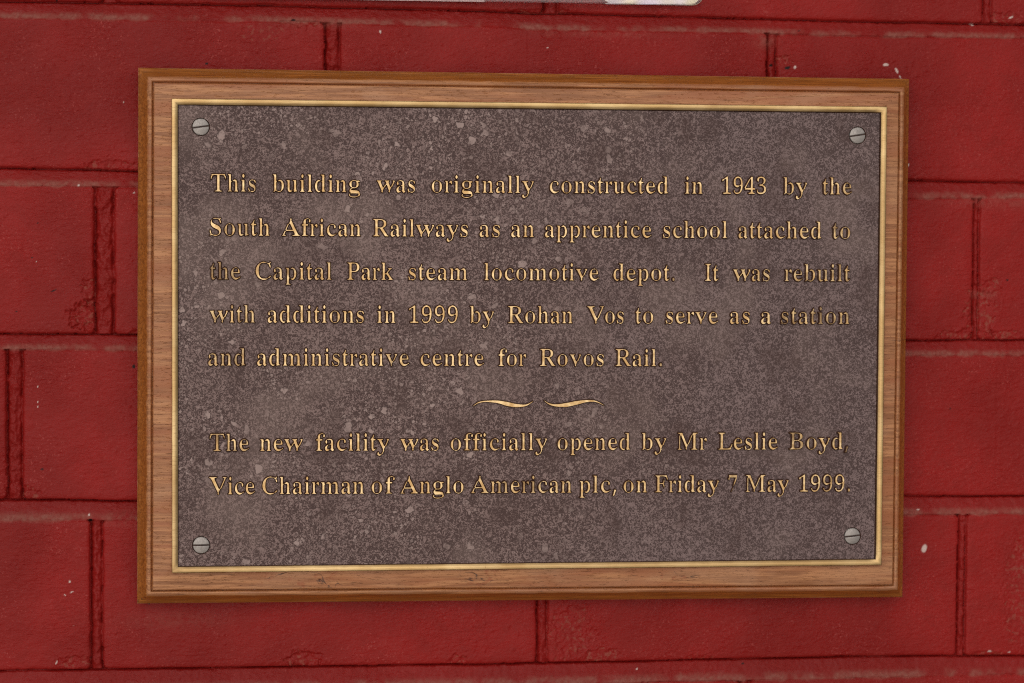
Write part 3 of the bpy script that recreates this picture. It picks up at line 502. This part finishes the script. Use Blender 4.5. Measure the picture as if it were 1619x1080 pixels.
# ---- bronze plate
def circle(cx, cz, r, n=48):
    return [(cx + r * math.cos(2 * math.pi * i / n), cz + r * math.sin(2 * math.pi * i / n)) for i in range(n)]
PO = [(-188.0, 122.2), (188.0, 122.2), (188.0, -122.2), (-188.0, -122.2)]        # rim, outside
PI_ = [(-184.4, 118.7), (184.3, 118.5), (184.2, -118.7), (-184.5, -118.9)]        # rim, inside
SCREWS = [(-173.1, 107.8, 8), (172.4, 106.8, 9), (172.1, -106.5, 6), (-172.9, -108.0, 1)]
PLATE_Y = 1.7
def poly_with_holes(outer, holes, y):
    loops = [[Vector((x, z, 0)) for x, z in outer]] + [[Vector((x, z, 0)) for x, z in h] for h in holes]
    P = [p for l in loops for p in l]
    T = tessellate_polygon(loops)
    F = []
    for a, b, c in T:
        cr = (P[b] - P[a]).cross(P[c] - P[a]).z
        F.append((a, b, c) if cr > 0 else (a, c, b))
    return [(p.x, y, p.y) for p in P], F
holes = [circle(a, b, 4.72) for a, b, g in SCREWS]
V, F = poly_with_holes([(x, z) for x, z in PI_], holes, PLATE_Y)
mi = [0] * len(F)
o0 = 4
for h in holes:                                     # countersinks
    n = len(h); b0 = len(V)
    cxh, czh = np.mean(h, 0)
    V += [(cxh + (x - cxh) * .86, PLATE_Y + 1.4, czh + (z - czh) * .86) for x, z in h]
    for i in range(n):
        j = (i + 1) % n; F.append((o0 + i, o0 + j, b0 + j, b0 + i)); mi.append(1)
    F.append(tuple(b0 + i for i in range(n))); mi.append(1)
    o0 += n
# edge and back of the casting, hidden under the rim
b0 = len(V); V += [(x, PLATE_Y, z) for x, z in PI_] + [(x, 3.55, z) for x, z in PI_]
for i in range(4):
    j = (i + 1) % 4; F.append((b0 + i, b0 + j, b0 + 4 + j, b0 + 4 + i)); mi.append(1)

P = Mat('bronze_patina')
n_f = P.noise(.95, 2, .5, 1.6); n_m = P.noise(2.0, 2, .5, 1.5); n_l = P.noise(58, 3, .55)
sx = P.t.nodes.new('ShaderNodeSeparateXYZ'); P.put(sx.inputs[0], P.mm)
# the casting is blotchier to the left and middle, finer and greyer to the right
lr = P.step(P.math('ADD', sx.outputs['X'], P.math('MULTIPLY', P.math('SUBTRACT', n_l, .5), 260)), -40, 150)
fld = P.math('ADD', P.math('MULTIPLY', n_f, .62), P.math('MULTIPLY', n_m, .38))
fld = P.math('ADD', fld, P.math('MULTIPLY', P.math('SUBTRACT', n_l, .5), .10))
isl = P.step(fld, .495, .520)
basec = P.mix(isl, P_D, P.mix(P.step(n_m, .40, .66), P_L, P_M))
edge = P.step(P.math('ABSOLUTE', P.math('SUBTRACT', fld, .490)), .004, .020, 1, 0)
basec = P.mix(P.math('MULTIPLY', edge, P.math('SUBTRACT', .85, P.math('MULTIPLY', lr, .4))), basec, P_E)
# pale flecks where the lacquer has lifted: scattered grains of unequal size
def flecks(cell, rmax, keep, seed):
    wv_ = P.t.nodes.new('ShaderNodeVectorMath'); wv_.operation = 'ADD'
    nv = P.t.nodes.new('ShaderNodeVectorMath'); nv.operation = 'SCALE'; nv.inputs['Scale'].default_value = rmax * 2.6
    P.put(nv.inputs[0], P.noise(rmax * 1.7, 2, .6, 0, P.map(loc=(seed, seed * 2, 0)), True))
    P.put(wv_.inputs[0], P.map(loc=(seed * 3.1, 0, seed))); P.put(wv_.inputs[1], nv.outputs[0])
    fl_ = P.t.nodes.new('ShaderNodeVectorMath'); fl_.operation = 'MULTIPLY'; fl_.inputs[1].default_value = (1, 0, 1)
    P.put(fl_.inputs[0], wv_.outputs[0])
    vo = P.t.nodes.new('ShaderNodeTexVoronoi'); vo.inputs['Scale'].default_value = 1 / cell
    P.put(vo.inputs['Vector'], fl_.outputs[0])
    sc_ = P.t.nodes.new('ShaderNodeSeparateXYZ'); P.put(sc_.inputs[0], vo.outputs['Color'])
    rr = P.math('MULTIPLY', P.math('POWER', P.math('MAXIMUM', P.math('SUBTRACT', sc_.outputs['X'], keep), 0.0), .7), rmax / cell / (1 - keep) ** .7)
    d_ = P.math('SUBTRACT', rr, vo.outputs['Distance'])
    return P.step(d_, -.01, .04), P.step(P.math('ABSOLUTE', d_), .02, .07, 1, 0), rr
zone = P.math('MULTIPLY', P.step(P.noise(40, 3, .6), .42, .58, .10, 1), P.math('SUBTRACT', 1.0, P.math('MULTIPLY', lr, .85)))
blot = None
for cell, rmax, keep, seed, am in ((3.0, 1.05, .25, 3, .85), (6.5, 2.3, .55, 11, 1.0), (1.7, .70, .2, 23, .7)):
    f_, rim_, rr_ = flecks(cell, rmax, keep, seed)
    q = P.math('MULTIPLY', P.math('MULTIPLY', f_, P.step(rr_, .005, .03)), P.math('MULTIPLY', zone, am))
    basec = P.mix(q, basec, P_B)
    basec = P.mix(P.math('MULTIPLY', P.math('MULTIPLY', rim_, P.step(rr_, .05, .1)), P.math('MULTIPLY', zone, .45)), basec, P_E)
    blot = q if blot is None else P.math('MAXIMUM', blot, q)
basec = P.mix(P.math('MULTIPLY', lr, .45), basec, P.mix(isl, S2L(74, 58, 57), S2L(118, 100, 101)))
basec = P.mix(P.step(P.noise(24, 4, .6), .50, .68, 0, .48), basec, S2L(72, 48, 43))              # thicker brown lacquer
basec = P.mix(P.step(P.noise(70, 3, .6, 0, P.map(loc=(90, 0, 40))), .50, .66, 0, .30), basec, S2L(138, 116, 108))     # thin, rubbed lacquer
P.set(Base_Color=basec, Roughness=P.step(isl, 0, 1, .50, .38), Normal=P.bump(P.math('ADD', fld, P.math('MULTIPLY', blot, .15)), .12, .9))
P.b.inputs['Specular IOR Level'].default_value = .28
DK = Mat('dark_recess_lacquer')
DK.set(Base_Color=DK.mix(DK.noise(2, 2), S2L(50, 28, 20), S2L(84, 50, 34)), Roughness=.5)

plate = link('bronze_plate', V, F, [P.m, DK.m], plaque, mat_idx=mi)

# ---- polished rim
BR = Mat('polished_brass')
sv = BR.map((.03, 1, .03)); 
st = BR.noise(.5, 3, .6, 0, BR.map((.05, 1, 1))); tn = BR.noise(26, 3, .6); sp_ = BR.noise(2.2, 2)
bc = BR.mix(BR.step(tn, .38, .70), B_1, B_2)
bc = BR.mix(BR.step(st, .50, .70, 0, .55), bc, B_3)
bc = BR.mix(BR.step(BR.noise(60, 2, .5, 0, BR.map(loc=(30, 0, 9))), .42, .62, 0, .45), bc, B_3)
bc = BR.mix(BR.step(sp_, .70, .78, 0, .5), bc, S2L(120, 84, 48))
BR.set(Base_Color=bc, Metallic=.9, Roughness=BR.step(tn, .3, .7, .36, .48), Normal=BR.bump(BR.noise(5, 3, .6), .10, .6))
prof = [(0, 3.9, 0), (0, .5, 0), (.18, .12, 0), (.5, 0, 0), (1.9, .02, 0), (2.15, .12, 0), (2.9, .40, 0), (3.2, .62, 0), (3.5, PLATE_Y + .25, 0)]
V, F, at = subdiv_rings(PO, prof, 80)
wx, wz = V[:, 0].copy(), V[:, 2].copy()
V[:, 0] += .10 * fbm(wx, wz, 6, 3, 41); V[:, 2] += .10 * fbm(wx + 70, wz, 6, 3, 42); V[:, 1] += .05 * fbm(wx, wz, 18, 2, 43)
nr = 320
mi = [1 if (f // nr) in (7,) else 0 for f in range(len(F))]
# the dark line where the lacquer stops
link('rim', V, F, [BR.m, DK.m], plate, mat_idx=mi, smooth=True)

# ---- lettering
GL = {}
for ch, (adv, ls) in GLYPHS.items():
    GL[ch] = (adv / 1000, [np.array([[float(q) for q in p.split(',')] for p in l.split()]) / 1000 for l in ls])
def offset(L, d):
    a = np.roll(L, 1, 0); b = np.roll(L, -1, 0)
    e1 = L - a; e2 = b - L
    n1 = np.stack([e1[:, 1], -e1[:, 0]], 1); n2 = np.stack([e2[:, 1], -e2[:, 0]], 1)
    n1 /= np.linalg.norm(n1, axis=1)[:, None] + 1e-9; n2 /= np.linalg.norm(n2, axis=1)[:, None] + 1e-9
    m = n1 + n2; l = np.linalg.norm(m, axis=1)[:, None]
    m = m / np.maximum(l, .6) 
    return L + m * d * np.minimum(1.5, 2 / np.maximum(l, .8))
def area(L): return .5 * np.sum(L[:, 0] * np.roll(L[:, 1], -1) - np.roll(L[:, 0], -1) * L[:, 1])
def relief(loops, em, skirt=.040):
    """raised flat shape with softened edge and a lacquered skirt; loops in em -> verts (em,y mm,em), faces, mat, smooth"""
    loops = [l for l in loops if len(l) > 2]
    sgn = 1 if area(max(loops, key=lambda l: abs(area(l)))) > 0 else -1
    if sgn < 0: loops = [l[::-1] for l in loops]
    V, F, mi = [], [], []
    for ins in (.007, .003, 0.0):                  # flat top; thin strokes take less edge softening
        rl = [[tuple(p) for p in offset(l, -ins)] for l in loops]
        tv, tf = poly_with_holes(rl[0], rl[1:], .12)
        got = sum(abs(area(np.array([(tv[i][0], tv[i][2]) for i in f]))) for f in tf)
        want = abs(area(np.array(rl[0]))) - sum(abs(area(np.array(r))) for r in rl[1:])
        if abs(got - want) < .01 * want: break
    else: print('BAD TOP', got, want)
    V += tv; F += tf; mi += [0] * len(tf)
    top0 = 0
    for l in loops:
        n = len(l); b = len(V)
        V += [(x, .30, z) for x, z in offset(l, .002)]
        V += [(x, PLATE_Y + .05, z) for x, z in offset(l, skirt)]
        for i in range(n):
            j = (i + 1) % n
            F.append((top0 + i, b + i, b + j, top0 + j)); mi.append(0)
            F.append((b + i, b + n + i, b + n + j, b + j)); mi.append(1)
        top0 += n
    return V, F, mi
# several outlines (i, j, dots) are one glyph but separate islands: group every hole with its outer loop
def islands(loops):
    s = 1 if area(max(loops, key=lambda l: abs(area(l)))) > 0 else -1
    outs = [l for l in loops if area(l) * s > 0]; hs_ = [l for l in loops if area(l) * s < 0]
    res = []
    for o_ in outs:
        mn, mx = o_.min(0), o_.max(0)
        res.append([o_] + [h for h in hs_ if (h.mean(0) > mn).all() and (h.mean(0) < mx).all()])
    return res
LET = {}
for ch, (adv, ls) in GL.items():
    V, F, mi = [], [], []
    for isl_ in islands(ls):
        v, f, m_ = relief(isl_, 1)
        b = len(V); V += v; F += [tuple(i + b for i in q) for q in f]; mi += m_
    allp = np.concatenate(ls)
    LET[ch] = (adv, np.array(V), F, mi, allp[:, 0].min(), allp[:, 0].max())

GB = Mat('gilded_bronze_lettering')
g1 = GB.noise(3.2, 3, .6); g2 = GB.noise(.8, 2); tz = GB.attr('tarnish')
tt = GB.math('ADD', tz, GB.math('MULTIPLY', GB.math('SUBTRACT', GB.noise(5.5, 3, .6), .47), 1.35), clamp=True)
gc = GB.mix(GB.step(g1, .35, .70), G_1, G_2)
gc = GB.mix(GB.step(tt, .25, 1.0, 0, .92), gc, G_3)
GB.set(Base_Color=gc, Metallic=.8, Roughness=GB.step(g2, .3, .7, .40, .52), Normal=GB.bump(GB.noise(2.5, 3, .6), .12, .7))

# words: text, left px, right px on the line, tarnish 0..1 ; baseline at both ends, in the measured mm of the plate
LINES = [
 ([('This', -167.96, -145.10, 0.38), ('building', -136.13, -91.25, 0.05), ('was', -82.51, -62.80, 0.12), ('originally', -54.02, -0.59, 0.05), ('constructed', 7.85, 70.43, 0.03), ('in', 79.65, 88.89, 0.03), ('1943', 99.38, 122.93, 0.12), ('by', 132.47, 145.09, 0.20), ('the', 153.64, 169.29, 0.45)],
  (-169.04, 74.73), (168.72, 75.50)),
 ([('South', -168.50, -137.94, 0.41), ('African', -131.44, -90.97, 0.15), ('Railways', -84.41, -35.20, 0.00), ('as', -28.91, -18.41, 0.00), ('an', -12.32, -0.45, 0.03), ('apprentice', 5.44, 61.85, 0.02), ('school', 68.03, 102.20, 0.10), ('attached', 108.42, 152.99, 0.20), ('to', 159.27, 168.65, 0.45)],
  (-169.03, 52.13), (168.99, 52.06)),
 ([('the', -168.17, -152.85, 0.63), ('Capital', -144.95, -105.96, 0.38), ('Park', -97.67, -74.15, 0.15), ('steam', -65.93, -35.43, 0.20), ('locomotive', -26.26, 33.96, 0.12), ('depot.', 41.84, 74.41, 0.12), ('It', 90.76, 97.89, 0.10), ('was', 105.81, 125.32, 0.41), ('rebuilt', 133.63, 168.91, 0.53)],
  (-169.03, 29.56), (169.26, 29.50)),
 ([('with', -168.49, -145.47, 0.51), ('additions', -138.76, -89.20, 0.25), ('in', -82.08, -72.76, 0.10), ('1999', -65.63, -40.29, 0.10), ('by', -33.67, -21.16, 0.10), ('Rohan', -13.74, 20.20, 0.02), ('Vos', 28.02, 47.28, 0.02), ('to', 53.79, 63.11, 0.05), ('serve', 69.87, 97.75, 0.10), ('as', 104.32, 114.76, 0.20), ('a', 121.01, 126.12, 0.20), ('station', 131.81, 168.72, 0.58)],
  (-169.03, 7.38), (169.52, 6.83)),
 ([('and', -169.24, -150.33, 0.48), ('administrative', -144.15, -65.54, 0.25), ('centre', -59.49, -26.37, 0.08), ('for', -18.61, -4.17, 0.10), ('Rovos', 3.28, 36.90, 0.25), ('Rail.', 43.29, 68.02, 0.25)],
  (-169.03, -14.86), (169.78, -15.71)),
 ([('The', -168.48, -148.45, 0.41), ('new', -142.48, -120.72, 0.20), ('facility', -113.63, -75.84, 0.08), ('was', -69.79, -49.94, 0.18), ('officially', -43.53, 7.23, 0.18), ('opened', 12.81, 51.26, 0.10), ('by', 57.68, 70.64, 0.12), ('Mr', 76.86, 92.36, 0.05), ('Leslie', 98.71, 130.57, 0.08), ('Boyd,', 137.07, 168.92, 0.41)],
  (-169.02, -59.09), (170.30, -59.88)),
 ([('Vice', -168.80, -145.39, 0.20), ('Chairman', -141.37, -88.95, 0.05), ('of', -84.78, -72.79, 0.05), ('Anglo', -69.71, -36.79, 0.02), ('American', -32.69, 20.23, 0.41), ('plc,', 24.71, 44.01, 0.00), ('on', 48.06, 60.45, 0.10), ('Friday', 64.96, 99.14, 0.15), ('7', 104.25, 108.80, 0.53), ('May', 113.70, 136.74, 0.00), ('1999.', 142.46, 170.22, 0.38)],
  (-169.02, -81.51), (170.56, -82.41)),
]
for words, (xl, zl), (xr, zr) in LINES:
    V, F, mi, ta, smo = [], [], [], [], []
    for text, x0, x1, tar in words:
        pos = 0; xs = []
        for c in text:
            xs.append(pos); pos += LET[c][0]
        left = LET[text[0]][4]; right = xs[-1] + LET[text[-1]][5]
        em = 13.45
        nat = (right - left) * em
        extra = (x1 - x0 - nat)                                   # justified setting: spread or squeeze a little
        kx = 1.0
        if len(text) == 1: kx = (x1 - x0) / nat; gap = 0
        else:
            kx = min(1.04, max(.94, 1 + .6 * extra / nat)); gap = (x1 - x0 - nat * kx) / (len(text) - 1)
        for i, c in enumerate(text):
            adv, gv_, gf, gm, a, b = LET[c]
            v = gv_.copy()
            px = x0 + (xs[i] - left) * em * kx + gap * i
            v[:, 0] = px + gv_[:, 0] * em * kx
            cxm = px + adv * em * .5
            base = zl + (zr - zl) * (cxm - xl) / (xr - xl)
            v[:, 2] = base + gv_[:, 2] * em
            b0 = len(V); V += v.tolist(); F += [tuple(q + b0 for q in f) for f in gf]; mi += gm
            tl_ = tar + rs.uniform(-.15, .15) + ({'depot.': .8, 'Boyd,': .45, 'Rail.': .3}.get(text, 0) if c in '.,' else 0)
            ta += [tl_] * len(v)
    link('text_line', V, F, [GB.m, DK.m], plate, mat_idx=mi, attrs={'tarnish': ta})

# ---- the two swelled swashes between the paragraphs
def swash(pts, wid):
    p = np.array(pts, float); n = 60
    t = np.linspace(0, 1, n); s = np.linspace(0, 1, len(p))
    # smooth through the points
    def cr(v):
        vv = np.concatenate([[2 * v[0] - v[1]], v, [2 * v[-1] - v[-2]]]); o = []
        for q in t * (len(v) - 1):
            k = min(int(q), len(v) - 2); u = q - k
            a, b, c, d = vv[k:k + 4]
            o.append(.5 * (2 * b + (c - a) * u + (2 * a - 5 * b + 4 * c - d) * u * u + (3 * b - a - 3 * c + d) * u ** 3))
        return np.array(o)
    x, z = cr(p[:, 0]), cr(p[:, 1])
    dx, dz = np.gradient(x), np.gradient(z); l = np.hypot(dx, dz); nx_, nz_ = -dz / l, dx / l
    h = np.interp(t, np.linspace(0, 1, len(wid)), wid) / 2
    return np.concatenate([np.stack([x + nx_ * h, z + nz_ * h], 1), np.stack([x - nx_ * h, z - nz_ * h], 1)[::-1]])
for pts, wid in [([(-31.91, -36.2), (-29.04, -34.44), (-25.17, -33.79), (-19.06, -34.03), (-14.06, -35.15), (-9.06, -36.05), (-4.05, -35.84), (-0.28, -33.86)], [.2,.6,.7,1.4,2.2,1.8,.8,.2]),
 ([(5.62, -33.55), (8.2, -35.22), (11.88, -36.0), (17.13, -35.8), (22.71, -34.71), (27.74, -33.83), (32.78, -33.96), (37.39, -36.08)], [.2,.7,1.2,2.1,2.0,1.2,.7,.2])]:
    L = swash(pts, wid)
    em = 13.45
    v, f, m_ = relief([L / em], 1, .03)
    v = np.array(v); v[:, 0] *= em; v[:, 2] *= em
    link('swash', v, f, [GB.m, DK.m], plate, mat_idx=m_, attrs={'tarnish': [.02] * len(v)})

# ---- slotted screws
SCM = Mat('dull_nickel_screw')
SCM.set(Base_Color=SCM.mix(SCM.noise(2.5, 3), SC_1, SC_2), Metallic=.65, Roughness=SCM.step(SCM.noise(.8, 3), .3, .7, .38, .55),
        Normal=SCM.bump(SCM.noise(.5, 3, .6, 0, SCM.map((.3, 1, 1))), .08, .6))
for (cx, cz, ang) in SCREWS:
    r_ = 4.32; nrad, nang = 26, 96
    us = []; V = []; F = []; mi = []
    st_ = .04
    g = np.unique(np.concatenate([np.linspace(-r_, r_, 41), [-.62, -.5, -.42, .42, .5, .62]]))
    # concentric discs clipped at the slot: two domed half heads and a slot floor
    a_ = R(ang); ca, sa = math.cos(a_), math.sin(a_)
    def put(u, v, y): V.append((cx + u * ca - v * sa, y, cz + u * sa + v * ca)); return len(V) - 1
    dome = lambda u, v: PLATE_Y - .15 - .50 * (1 - (u * u + v * v) / (r_ * r_)) + (.25 if u * u + v * v > (r_ - .2) ** 2 else 0)
    hw = .40
    for sg in (1, -1):
        rows = []
        for k in range(14):
            v0 = hw + (r_ - hw - .001) * k / 13
            ext = math.sqrt(max(r_ * r_ - v0 * v0, 0)); row = []
            for i in range(25):
                u = ext * (-1 + 2 * i / 24) * sg
                row.append(put(u, v0 * sg, dome(u, v0) + (.10 if k == 0 else 0)))
            rows.append(row)
        for k in range(13):
            for i in range(24): F.append((rows[k][i], rows[k][i + 1], rows[k + 1][i + 1], rows[k + 1][i])); mi.append(0)
        low = [put(math.sqrt(r_ * r_ - hw * hw) * (-1 + 2 * i / 24) * sg, (hw - .08) * sg, PLATE_Y + .75) for i in range(25)]
        for i in range(24): F.append((low[i], low[i + 1], rows[0][i + 1], rows[0][i])); mi.append(0)
        arc = [row[0] for row in rows][::-1] + rows[0][:0]
        # side of the head
        e1 = [row[24] for row in rows] + [row[0] for row in rows[::-1]]
        e0 = len(V)
        for q in e1: V.append((V[q][0], PLATE_Y + 1.3, V[q][2]))
        for i in range(len(e1) - 1): F.append((e1[i], e0 + i, e0 + i + 1, e1[i + 1])); mi.append(0)
    e_ = math.sqrt(r_ * r_ - hw * hw)
    fl = [put(u, v, PLATE_Y + .75) for u, v in ((-e_, -hw), (e_, -hw), (e_, hw), (-e_, hw))]
    F.append(tuple(fl)); mi.append(1)
    link('screw', V, F, [SCM.m, DK.m], plaque, mat_idx=mi, smooth=False)
bpy.context.view_layer.update()

# ================================================================== CLEAR PLASTIC SIGN, only its lower edge shows
SY = WALL_Y - 1.2
sign = thing('plastic_sign', 'clear plastic sign with a rounded corner, only its bottom edge showing above the plaque', 'sign', (-30, SY, 175.3))
def rounded(x0, x1, z0, z1, r, n=8):
    P_ = []
    for (cx, cz, a0) in ((x1 - r, z0 + r, -90), (x1 - r, z1 - r, 0), (x0 + r, z1 - r, 90), (x0 + r, z0 + r, 180)):
        for i in range(n + 1):
            a = R(a0 + 90 * i / n); P_.append((cx + r * math.cos(a), cz + r * math.sin(a)))
    return P_
def slab(name, out, y0, y1, mat, parent, bev=.5):
    L = np.array(out); V = []
    for ins, y in ((0, y1), (0, y0 + bev), (bev * .35, y0 + bev * .3), (bev, y0)):
        V += [(x, y, z) for x, z in offset(L, -ins)]
    n = len(L); F = []
    for k in range(3):
        for i in range(n):
            j = (i + 1) % n; F.append((k * n + i, k * n + j, (k + 1) * n + j, (k + 1) * n + i))
    F.append(tuple(3 * n + i for i in range(n))); F.append(tuple(range(n - 1, -1, -1)))
    return link(name, V, F, mat, parent)
AC = Mat('clear_acrylic')
AC.set(Base_Color=(.98, .97, .97, 1), Roughness=.04, IOR=1.46)
AC.b.inputs['Transmission Weight'].default_value = 1
slab('clear_panel', rounded(-175, 93.2, 175.7, 268, 6.5), SY - 4.5, SY - 1.6, AC.m, sign, .8)
PP = Mat('pale_printed_paper')
PP.set(Base_Color=PP.mix(PP.noise(16, 2), S2L(196, 150, 148), S2L(214, 186, 182)), Roughness=.5)
slab('printed_sheet', rounded(-168, -24, 176.1, 262, 2.0), SY - 1.3, SY - .6, PP.m, sign, .2)
FO = Mat('shiny_foil')
FO.set(Base_Color=FO.mix(FO.step(FO.noise(26, 1), .42, .60), S2L(178, 166, 140), S2L(190, 178, 192)), Metallic=1.0, Roughness=.22,
       Normal=FO.bump(FO.noise(22, 1, .4, .5, FO.map((.7, 1, 2))), 2.0, .8))
slab('foil_sheet', rounded(38, 91.5, 176.6, 262, 5), SY - 1.3, SY - .6, FO.m, sign, .2)
for o in list(SC.objects):
    if 'base' in o: del o['base']
